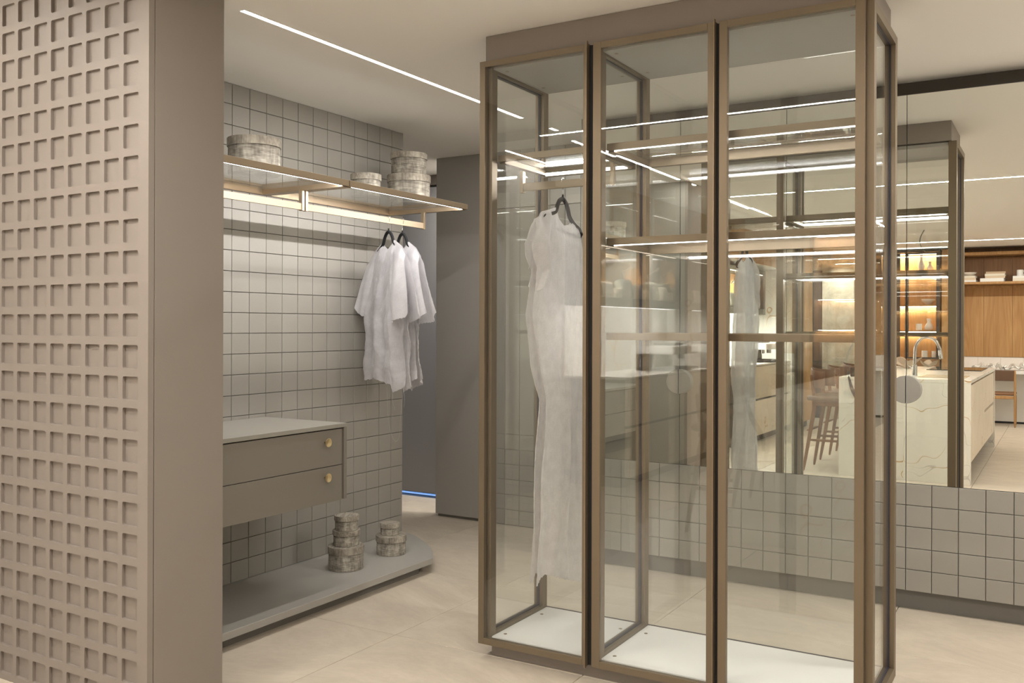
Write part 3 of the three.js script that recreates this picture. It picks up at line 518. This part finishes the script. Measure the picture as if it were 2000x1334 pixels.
function petalBowl(pos, r, k, label) {
  const n = 48, m = 10, P = [], idx = [], uv = [];
  for (let side = 0; side < 2; side++) for (let j = 0; j <= m; j++) for (let i = 0; i <= n; i++) { const a = TAU * i / n, q = j / m, R = r * (0.12 + 0.88 * q) * (1 + 0.22 * q * Math.sin(3 * a + k) + 0.1 * q * Math.sin(5 * a + 2 * k)), y = r * 0.55 * Math.pow(q, 1.8) * (1 + 0.55 * Math.sin(3 * a + k + 0.8)) + side * 0.006; P.push(R * Math.cos(a), y, R * Math.sin(a)); uv.push(i / n, q); }
  const o = (m + 1) * (n + 1); for (let side = 0; side < 2; side++) for (let j = 0; j < m; j++) for (let i = 0; i < n; i++) { const a = side * o + j * (n + 1) + i; idx.push(a, a + n + 1, a + 1, a + 1, a + n + 1, a + n + 2); }
  const g = new THREE.BufferGeometry(); g.setAttribute('position', new THREE.Float32BufferAttribute(P, 3)); g.setAttribute('uv', new THREE.Float32BufferAttribute(uv, 2)); g.setIndex(idx); g.computeVertexNormals();
  const t = tag(part(scene, 'petal_bowl', g, M.petal, pos), label, 'bowl'); return t;
}
petalBowl([-1.64, 0.927, 2.2], 0.13, 0.4, 'pale wavy petal bowl farthest left on the island top in the mirror');
petalBowl([-1.42, 0.927, 2.36], 0.09, 2.1, 'pale wavy petal bowl in the middle of the island top bowls');
petalBowl([-1.58, 0.927, 1.76], 0.11, 4.0, 'low folded petal bowl lying nearest the faucet on the island');
{ // camera left on the island with its strap hanging down the end panel
  const t = thing('photo_camera', 'black camera lying on the island corner with its strap hanging down', 'camera', [-1.69, 0.9255, -0.57]);
  part(t, 'body', [new RoundedBoxGeometry(0.13, 0.085, 0.055, 2, 0.012).translate(0, 0.0435, 0), new RoundedBoxGeometry(0.055, 0.03, 0.05, 2, 0.01).translate(0, 0.098, 0)].map(metric), M.velvet);
  part(t, 'lens', [cyl(0.036, 0.034, 0.07, 0, 0, 0).rotateX(Math.PI / 2).translate(0, 0.045, 0.03)], M.blackGlass);
  part(t, 'strap', (() => { const c = new THREE.CatmullRomCurve3([V(-0.075, 0.05, -0.02), V(-0.072, 0.03, -0.075), V(-0.062, 0.004, -0.105), V(-0.052, -0.03, -0.108), V(-0.03, -0.11, -0.108), V(0.012, -0.19, -0.108), V(0.045, -0.25, -0.108), V(0.052, -0.33, -0.108)]), n = 60, P = [], idx = []; for (let i = 0; i <= n; i++) { const o = c.getPoint(i / n), k = c.getTangent(i / n), w = 0.019 * (0.75 + 0.25 * Math.cos(i / n * 9)), nx = -k.y * w - Math.abs(k.z) * w, ny = k.x * w; for (const [g, z] of [[1, -0.001], [-1, -0.001], [-1, 0.001], [1, 0.001]]) P.push(o.x + g * nx, o.y + g * ny + z * Math.abs(k.z), o.z + z); if (i < n) for (let e = 0; e < 4; e++) { const A = i * 4 + e, B = i * 4 + (e + 1) % 4; idx.push(A, B, A + 4, B, B + 4, A + 4); } } const g = new THREE.BufferGeometry(); g.setAttribute('position', new THREE.Float32BufferAttribute(P, 3)); g.setIndex(idx); g.computeVertexNormals(); return g; })(), std({ color: lin(0.02, 0.02, 0.02), roughness: 0.8, side: THREE.DoubleSide }));
}
{ // counter run along the kitchen wall
  const t = thing('kitchen_counter', 'long marble kitchen counter against the left wall, seen in reflections', 'counter', [-3.5, 0, 0.43]), X = (x) => x + 3.5, Z = (z) => z - 0.43, Za = 0.75, Zb = 2.93;
  part(t, 'worktop', bx(X(-3.8), X(-3.195), 0.925, 0.945, Z(Za), Z(Zb), 0.002), M.marble);
  part(t, 'carcass', bx(X(-3.8), X(-3.225), 0.1, 0.924, Z(Za + 0.001), Z(Zb - 0.02)), M.darkMetal);
  part(t, 'end_panel', bx(X(-3.8), X(-3.2), 0, 0.9245, Z(Zb - 0.019), Z(Zb), 0.001), M.marble);
  part(t, 'recessed_foot', bx(X(-3.75), X(-3.26), 0, 0.0995, Z(Za), Z(Zb - 0.02)), M.taupeDark);
  const n = 4, w = (Zb - 0.02 - Za) / n;
  for (let i = 0; i < n; i++) for (const [a, b] of [[0.085, 0.503], [0.53, 0.918]]) part(t, 'drawer_front', bx(X(-3.2245), X(-3.2), a, b, Z(Za + i * w + 0.002), Z(Za + (i + 1) * w - 0.002), 0.0015), M.marbleWood);
  struct('trim_2', bx(-3.82, -3.801, 0.9455, 2.195, 0.75, 3.16), M.marble).name = 'trim_2';
}
{ // coffee machine
  const t = thing('coffee_machine', 'coffee machine with a cream top and dark base on the marble counter', 'coffee machine', [-3.46, 0.9455, 2.3]);
  part(t, 'base', new RoundedBoxGeometry(0.42, 0.03, 0.62, 3, 0.012).translate(0.02, 0.016, 0), M.velvet);
  part(t, 'column', new RoundedBoxGeometry(0.2, 0.17, 0.5, 3, 0.02).translate(-0.1, 0.11, -0.05), M.darkMetal);
  part(t, 'head', new RoundedBoxGeometry(0.42, 0.085, 0.7, 4, 0.02).translate(0, 0.205, 0), M.whiteGloss);
  part(t, 'cup_tray', new RoundedBoxGeometry(0.2, 0.02, 0.3, 2, 0.006).translate(0, 0.258, 0.05), M.darkMetal);
  for (const z of [-0.15, 0.15]) part(t, 'brew_group', [cyl(0.03, 0.03, 0.05, 0.1, 0.112, z)], M.chrome);
}
{ // lit oak niche above the counter
  const t = thing('wall_niche', 'dark framed oak lined open wall shelf above the lit backsplash', 'shelf', [-3.65, 1.56, 0.4]), X = (x) => x + 3.65, Y = (y) => y - 1.56, Z = (z) => z - 0.4, Za = 0.75, Zb = 2.78;
  part(t, 'bottom_board', bx(X(-3.80), X(-3.5), 0.004, 0.08, Z(Za), Z(Zb), 0.001), M.greenGrey);
  part(t, 'top_board', bx(X(-3.80), X(-3.5), 0.54, 0.59, Z(Za), Z(Zb), 0.001), M.greenGrey);
  for (const z of [Za, Zb - 0.04]) part(t, 'side_board', bx(X(-3.80), X(-3.5), 0.081, 0.539, Z(z), Z(z + 0.04), 0.001), M.darkMetal);
  part(t, 'oak_back', bx(X(-3.80), X(-3.788), 0.081, 0.539, Z(Za + 0.041), Z(Zb - 0.041)), M.oak);
  part(t, 'light_strip', bx(X(-3.62), X(-3.605), -0.002, 0.0035, Z(Za + 0.05), Z(Zb - 0.02)), M.ledCool); strip(t, [X(-3.6125), -0.004, Z((Za + Zb) / 2)], [-0.25, -1, 0], [0, 0, 1], Zb - Za - 0.1, 0.016, COOL, L_BACKSPLASH);
  for (const z of [1.25, 2.2]) { part(t, 'spot_light', [cyl(0.02, 0.02, 0.006, X(-3.62), 0.533, Z(z))], M.ledWarm); const l = new THREE.SpotLight(WARM, 7, 0, 1.0, 0.7); l.position.set(X(-3.62), 0.528, Z(z)); l.target.position.set(X(-3.72), 0, Z(z)); l.castShadow = true; l.name = 'niche_spot_source'; t.add(l, l.target); }
  part(t, 'light_strip', bx(X(-3.54), X(-3.525), 0.534, 0.5395, Z(Za + 0.05), Z(Zb - 0.05)), M.ledWarm); strip(t, [X(-3.5325), 0.5325, Z((Za + Zb) / 2)], [-0.7, -1, 0], [0, 0, 1], Zb - Za - 0.12, 0.012, WARM, 60);
  function armLamp(z, label) {
    const a = thing('arm_lamp', label, 'lamp', [-3.735, 1.64, z], 0, null);
    part(a, 'base', lathe([[0, 0.0], [0.05, 0.0], [0.05, 0.012], [0.012, 0.018], [0, 0.018]]), M.silver);
    part(a, 'lower_arm', bar([0, 0.015, 0], [0.02, 0.27, -0.2], 0.022, 0.022), M.silver);
    part(a, 'upper_arm', bar([0.02, 0.27, -0.2], [0.03, 0.335, 0.03], 0.008, 0.008), M.silver);
    part(a, 'lamp_head', [new THREE.CapsuleGeometry(0.014, 0.05, 6, 14).rotateX(1.1).translate(0.03, 0.34, 0.05)].map((g) => g.toNonIndexed()), M.silver);
    return a;
  }
  const l0 = armLamp(1.28, 'nearest jointed silver arm lamp in the oak niche'); copy(l0, 'middle jointed silver arm lamp in the oak niche', [-3.735, 1.64, 1.97]); copy(l0, 'farthest jointed silver arm lamp in the oak niche', [-3.735, 1.64, 2.62]);
  const cushion = (w, h, d, z, mat, lean, label) => { const g = new THREE.SphereGeometry(1, 24, 16), p = g.attributes.position; for (let i = 0; i < p.count; i++) { const sq = (v) => Math.sign(v) * Math.pow(Math.abs(v), 0.3); p.setXYZ(i, p.getX(i) * d / 2, sq(p.getY(i)) * h / 2 * 0.98, sq(p.getZ(i)) * w / 2); } g.computeVertexNormals(); g.rotateZ(lean); const b = new THREE.Box3().setFromBufferAttribute(g.attributes.position); const m = part(scene, 'cushion', g.toNonIndexed(), mat, [-3.6, 1.6405 - b.min.y, z]); return tag(m, label, 'cushion'); };
  const cc = [[0.26, 0.19, M.greenGrey], [0.2, 0.15, M.ceramic], [0.17, 0.1, M.paper[1]]];
  [[1.06, 'nearest'], [1.74, 'middle'], [2.4, 'farthest']].forEach(([z, w], i) => { cushion(cc[0][0], cc[0][1], 0.1, z - 0.17, cc[0][2], 0.2, `${w} grey-green cushion leaning in the oak niche`); cushion(cc[1][0], cc[1][1], 0.09, z + 0.11, cc[1][2], 0.15, `${w} pale square cushion in the oak niche`); cushion(cc[2][0], cc[2][1], 0.08, z + 0.33, cc[2][2], 0.1, `${w} low sand coloured cushion in the oak niche`); });
}
{ // oak bulkhead cupboards above
  const t = thing('upper_cupboard', 'row of oak upper cupboards under the ceiling above the niche', 'cupboard', [-3.6, 2.2, 1.96]), n = 4, w = 2.42 / n;
  part(t, 'carcass', bx(-0.2, 0.226, 0.001, CEIL - 2.202, -1.21, 1.21), M.whiteGloss);
  for (let i = 0; i < n; i++) part(t, 'door', bx(0.2265, 0.246, 0, CEIL - 2.203, -1.21 + i * w + 0.0015, -1.21 + (i + 1) * w - 0.0015, 0.001), M.oak);
}
{ // tall oak unit, dark refrigerator, concrete
  const t = thing('tall_oak_unit', 'tall oak kitchen unit on a dark plinth at the end of the counter', 'cupboard', [-3.45, 0, 3.47]);
  part(t, 'carcass', bx(-0.35, 0.328, 0.1, CEIL - 0.002, -0.27, 0.29), M.oak); part(t, 'side_panel', bx(-0.35, 0.328, 0.0, CEIL - 0.002, -0.29, -0.2705), M.marble); part(t, 'plinth', bx(-0.35, 0.28, 0, 0.0995, -0.27, 0.27), M.black);
  for (const [a, b] of [[0.102, 1.3], [1.304, CEIL - 0.004]]) part(t, 'door', bx(0.3285, 0.35, a, b, -0.288, 0.288, 0.0015), M.oak);
  const f = thing('dark_refrigerator', 'dark tall refrigerator standing beside the concrete column', 'refrigerator', [-3.53, 0, 5.3]);
  part(f, 'body', bx(-0.285, 0.285, 0.08, 2.28, -0.27, 0.45), M.darkMetal); part(f, 'door', bx(-0.283, 0.283, 0.09, 2.275, -0.3, -0.2705, 0.003), std({ color: lin(0.07, 0.058, 0.055), roughness: 0.25 })); part(f, 'foot', bx(-0.26, 0.26, 0, 0.0795, -0.24, 0.44), M.black);
  struct('trim_3', bx(-3.24, -2.775, 0, CEIL, 5.0, 5.8), M.concrete).name = 'concrete_column'; struct('concrete_beam', bx(-3.82, -3.2405, 2.285, CEIL, 4.98, 5.8), M.concrete);
  const s = new THREE.SpotLight(NEUTRAL, 5, 0, 0.7, 0.6); s.position.set(-2.95, CEIL - 0.03, 4.5); s.target.position.set(-2.95, 1.4, 5.05); s.castShadow = true; s.name = 'column_spot_source';
  const sl = thing('spotlight', 'small recessed ceiling spotlight in front of the concrete column', 'light', [-2.95, CEIL, 4.5]); part(sl, 'ring', [new THREE.TorusGeometry(0.04, 0.006, 8, 28).rotateX(Math.PI / 2).toNonIndexed()], M.whiteGloss); part(sl, 'lamp_face', [cyl(0.036, 0.036, 0.004, 0, -0.004, 0)], M.ledNeutral); scene.add(s, s.target);
}
{ // glazed display cabinet with ceramics
  const t = thing('display_vitrine', 'warm lit oak display cabinet with dark framed glass doors beside the concrete column', 'cabinet', [-2.195, 0, 5.58]), w = 0.572;
  part(t, 'base_cupboard', bx(-w, w, 0.06, 0.93, -0.2, 0.2, 0.002), M.oakDark); part(t, 'foot', bx(-w + 0.02, w - 0.02, 0, 0.0595, -0.17, 0.2), M.black);
  part(t, 'oak_back', bx(-w, w, 0.931, 2.54, 0.185, 0.2), M.oak); part(t, 'top_board', bx(-w, w, 2.54, 2.575, -0.2, 0.2), M.darkMetal);
  for (const s of [-1, 1]) part(t, 'side_board', bx(s * w, s * (w - 0.02), 0.931, 2.539, -0.17, 0.184), M.oak);
  for (const y of [1.345, 1.735, 2.255]) { part(t, 'shelf_board', bx(-w + 0.021, w - 0.021, y, y + 0.018, -0.15, 0.183), M.oak); part(t, 'light_strip', bx(-w + 0.03, w - 0.03, y - 0.006, y - 0.001, 0.15, 0.162), M.ledWarm); strip(t, [0, y - 0.0075, 0.156], [0, -1, -0.15], [1, 0, 0], 2 * w - 0.06, 0.012, WARM, L_WARM * 1.6); }
  strip(t, [0, 2.53, 0.1], [0, -1, 0], [1, 0, 0], 2 * w - 0.06, 0.02, WARM, L_WARM * 1.6); part(t, 'light_strip', bx(-w + 0.03, w - 0.03, 2.532, 2.5395, 0.09, 0.11), M.ledWarm);
  for (const [a, b] of [[-w, 0.02], [0.09, w]]) { const d = part(t, 'door', [bx(a, a + 0.05, 0.935, 2.535, -0.2, -0.178), bx(b - 0.05, b, 0.935, 2.535, -0.2, -0.178), bx(a + 0.05, b - 0.05, 0.935, 0.96, -0.2, -0.178), bx(a + 0.05, b - 0.05, 2.51, 2.535, -0.2, -0.178)], M.darkMetal); part(d, 'glass_pane', bx(a + 0.049, b - 0.049, 0.959, 2.511, -0.192, -0.187), M.glass); }
  const pot = (name, prof, x, y, mat, label, cat, z = 5.56) => { const m = part(scene, name, lathe(prof, 32), mat, [x, y, z]); tag(m, label, cat); m.rotation.y = 1; return m; };
  const bowl = [[0, 0.004], [0.03, 0], [0.035, 0.004], [0.09, 0.05], [0.1, 0.085], [0.095, 0.085], [0.085, 0.052], [0.03, 0.012], [0, 0.01]], cup = [[0, 0], [0.04, 0], [0.043, 0.004], [0.043, 0.1], [0.039, 0.1], [0.039, 0.008], [0, 0.008]];
  const vase = [[0, 0], [0.035, 0], [0.05, 0.05], [0.038, 0.11], [0.018, 0.16], [0.026, 0.24], [0.02, 0.24], [0.012, 0.16], [0, 0.15]];
  pot('vase', vase, -1.9, 2.2745, M.ceramic, 'tall curved pink vase on the top shelf of the vitrine', 'vase'); pot('vase', vase.map(([r, y]) => [r * 0.9, y * 0.55]), -1.78, 2.2745, M.ceramic, 'short pink vase beside the tall one on the vitrine top shelf', 'vase');
  pot('bowl', bowl, -1.80, 1.7545, M.ceramic, 'open pale bowl on the second shelf of the vitrine', 'bowl'); pot('dish', bowl.map(([r, y]) => [r * 0.9, y * 0.5]), -2.42, 1.7545, M.ceramic, 'flat pale dish at the left of the vitrine second shelf', 'dish');
  pot('cup', cup, -1.93, 1.3645, M.whiteGloss, 'plain white cup on the third shelf of the vitrine', 'cup'); pot('pitcher', vase.map(([r, y]) => [r * 1.2 + 0.005, y * 0.75]), -1.79, 1.3645, M.whiteGloss, 'white pitcher beside the plain cup in the vitrine', 'pitcher'); pot('deep_bowl', bowl.map(([r, y]) => [r * 0.75, y * 1.7]), -2.40, 1.3645, M.ceramic, 'deep pale bowl at the left of the vitrine third shelf', 'bowl');
  pot('tumbler', cup.map(([r, y]) => [r, y * 1.25]), -1.85, 0.931, M.whiteGloss, 'white tumbler on the vitrine floor, the left of two', 'cup'); pot('tumbler', cup.map(([r, y]) => [r, y * 1.2]), -1.71, 0.931, M.whiteGloss, 'white tumbler on the vitrine floor, the right of two', 'cup'); pot('serving_bowl', bowl.map(([r, y]) => [r * 1.1, y * 0.8]), -2.42, 0.931, M.ceramic, 'low pale serving bowl on the vitrine floor at the left', 'bowl');
}
{ // oak wall with shelf, desk below
  const wall = struct('wall_oak', bx(-1.44, 1.58, 0.975, CEIL, 5.785, 5.8), M.oakDark);
  for (let i = 0; i < 8; i++) part(wall, 'oak_panel', bx(-1.44 + i * 0.377 + 0.0012, -1.44 + (i + 1) * 0.377 - 0.0012, 0.976, 2.04, 5.765, 5.7848, 0.001), M.oak);
  for (let i = 0; i < 8; i++) part(wall, 'oak_panel', bx(-1.44 + i * 0.377 + 0.0012, -1.44 + (i + 1) * 0.377 - 0.0012, 2.081, 2.46, 5.768, 5.7848, 0.001), M.oakDark);
  struct('oak_post', bx(-1.6, -1.445, 0, 2.575, 5.4, 5.79, 0.002), M.oak);
  const t = thing('oak_shelf', 'long oak wall shelf with a matching top board holding books and a mug', 'shelf', [0.07, 2.045, 5.6]);
  part(t, 'shelf_board', bx(-1.51, 1.5, 0, 0.034, -0.19, 0.163, 0.003), M.oak); part(t, 'top_board', bx(-1.51, 1.5, 0.425, 0.47, -0.19, 0.163, 0.002), M.oak);
  const bs = struct('trim_4', bx(-1.44, 1.58, 0.782, 0.974, 5.785, 5.8), M.grout); for (let i = 0; i < 10; i++) part(bs, 'backsplash_tile', bx(-1.44 + i * 0.3 + 0.001, -1.44 + (i + 1) * 0.3 - 0.001, 0.783, 0.973, 5.776, 5.7848, 0.001), M.ceramic);
  const SB = 2.0795, book = (x, y, w, h, d, mat, turn, label) => { const g = thing('book', label, 'book', [x, SB + y, 5.54], turn); part(g, 'cover', [bx(-w / 2, w / 2, 0, 0.003, -d / 2, d / 2), bx(-w / 2, w / 2, h - 0.003, h, -d / 2, d / 2), bx(-w / 2, w / 2, 0.003, h - 0.003, -d / 2, -d / 2 + 0.003)], mat); part(g, 'pages', bx(-w / 2 + 0.004, w / 2 - 0.004, 0.0035, h - 0.0035, -d / 2 + 0.0035, d / 2 - 0.004), M.paper[3]); };
  book(-1.255, 0, 0.24, 0.03, 0.2, M.paper[3], 0.1, 'white bottom book of the left stack on the oak shelf'); book(-1.26, 0.0305, 0.22, 0.032, 0.19, M.paper[0], -0.05, 'tan middle book of the left stack on the oak shelf'); book(-1.25, 0.063, 0.21, 0.03, 0.18, M.paper[1], 0.08, 'cream top book of the left stack under the small bowl');
  tag(part(scene, 'bowl', lathe([[0, 0], [0.04, 0], [0.09, 0.03], [0.1, 0.05], [0.094, 0.05], [0.04, 0.008], [0, 0.008]], 32), M.ceramic, [-1.24, SB + 0.0935, 5.54]), 'small pale bowl on top of the left book stack', 'bowl');
  book(-0.93, 0, 0.31, 0.05, 0.22, M.paper[3], 0.06, 'thick white bottom book of the middle stack on the oak shelf'); book(-0.9, 0.0505, 0.26, 0.034, 0.2, M.paper[0], -0.04, 'tan book second from the bottom of the middle stack'); book(-0.895, 0.085, 0.26, 0.03, 0.2, M.paper[1], 0.05, 'cream book second from the top of the middle stack'); book(-0.89, 0.1155, 0.255, 0.03, 0.19, M.paper[2], -0.02, 'brown top book of the middle stack on the oak shelf');
  book(-0.5, 0, 0.34, 0.045, 0.22, M.paper[1], 0, 'cream lower book of the stack under the mug'); book(-0.5, 0.0455, 0.33, 0.03, 0.21, M.paper[3], 0.04, 'white upper book directly under the mug');
  const mg = thing('mug', 'small white mug with a handle on the right book stack', 'mug', [-0.58, SB + 0.076, 5.54]); part(mg, 'body', lathe([[0, 0], [0.042, 0], [0.044, 0.004], [0.044, 0.09], [0.04, 0.09], [0.04, 0.006], [0, 0.006]], 32), M.whiteGloss); part(mg, 'handle', [new THREE.TorusGeometry(0.027, 0.006, 10, 24, Math.PI * 1.2).rotateZ(-Math.PI * 0.6).translate(0.044, 0.046, 0).toNonIndexed()], M.whiteGloss);
  const d = thing('desk', 'long white desk under the oak wall', 'desk', [0.05, 0, 5.55]);
  part(d, 'top', bx(-1.48, 1.5, 0.742, 0.78, -0.25, 0.22, 0.003), M.whiteGloss); part(d, 'modesty_panel', bx(-1.46, 1.48, 0.03, 0.7415, 0.15, 0.18), M.whiteGloss); part(d, 'foot', bx(-1.44, 1.46, 0, 0.0295, 0.16, 0.18), M.black); part(d, 'side_panel', bx(1.46, 1.48, 0, 0.7415, -0.23, 0.149), M.whiteGloss);
  for (const [x, z, k, label] of [[-0.98, 5.5, 1, 'twisted pale driftwood sculpture at the left of the desk'], [-0.55, 5.5, 2, 'twisted pale driftwood sculpture in the middle of the desk'], [0.0, 5.52, 3, 'twisted pale driftwood sculpture with a tall loop on the desk']]) {
    const pts = []; for (let i = 0; i <= 10; i++) { const u = i / 10; pts.push([-0.22 + 0.44 * u, 0.03 + (i % 9 ? 0.075 : 0) * (0.55 + 0.5 * Math.sin(i * 2.4 + k)) + (k === 3 && i > 6 ? 0.14 * Math.sin((i - 6) / 4 * Math.PI) : 0), 0.06 * Math.sin(i * 1.9 + k * 2)]); }
    const pt2 = pts.map(([a, b, c], i) => [a * 0.9, 0.026 + (b - 0.026) * 0.55, -c + 0.02 * Math.cos(i * 2.1)]);
    const s = thing('sculpture', label, 'sculpture', [x, 0.781, z]); part(s, 'upper_strand', tube(pts, 0.016, 90, 9), M.silver); part(s, 'lower_strand', tube(pt2, 0.014, 90, 9), M.silver);
  }
  const c = thing('desk_chair', 'oak chair with a brown leather back standing at the desk', 'chair', [-0.83, 0, 5.1]);
  for (const s of [-1, 1]) { part(c, 'rear_leg', bar([s * 0.21, 0, -0.03], [s * 0.21, 0.81, -0.05], 0.028, 0.026, 0.034, 0.026), M.oak); part(c, 'front_leg', bar([s * 0.2, 0, 0.42], [s * 0.2, 0.44, 0.4], 0.026, 0.03), M.oak); part(c, 'side_rail', bar([s * 0.2, 0.42, -0.03], [s * 0.2, 0.42, 0.4], 0.022, 0.022, 0.045, 0.045), M.oak); }
  part(c, 'seat', new RoundedBoxGeometry(0.43, 0.035, 0.42, 3, 0.015).translate(0, 0.465, 0.2), std({ color: lin(0.25, 0.12, 0.05), roughness: 0.5 })); part(c, 'backrest', new RoundedBoxGeometry(0.4, 0.15, 0.025, 3, 0.01).translate(0, 0.73, -0.045), M.leather); part(c, 'rear_rail', bar([-0.2, 0.42, -0.03], [0.2, 0.42, -0.03], 0.045, 0.045, 0.02, 0.02), M.oak);
}
tag(part(scene, 'cable', tube([[-1.50, 2.595, 2.6], [-1.515, 2.57, 2.6], [-1.545, 2.50, 2.6], [-1.55, 2.44, 2.6], [-1.53, 2.38, 2.6], [-1.49, 2.33, 2.6]], 0.006, 40, 6), M.greenGrey), 'thin dark green cable dangling from the kitchen ceiling', 'cable');
renderer.render(scene, camera);
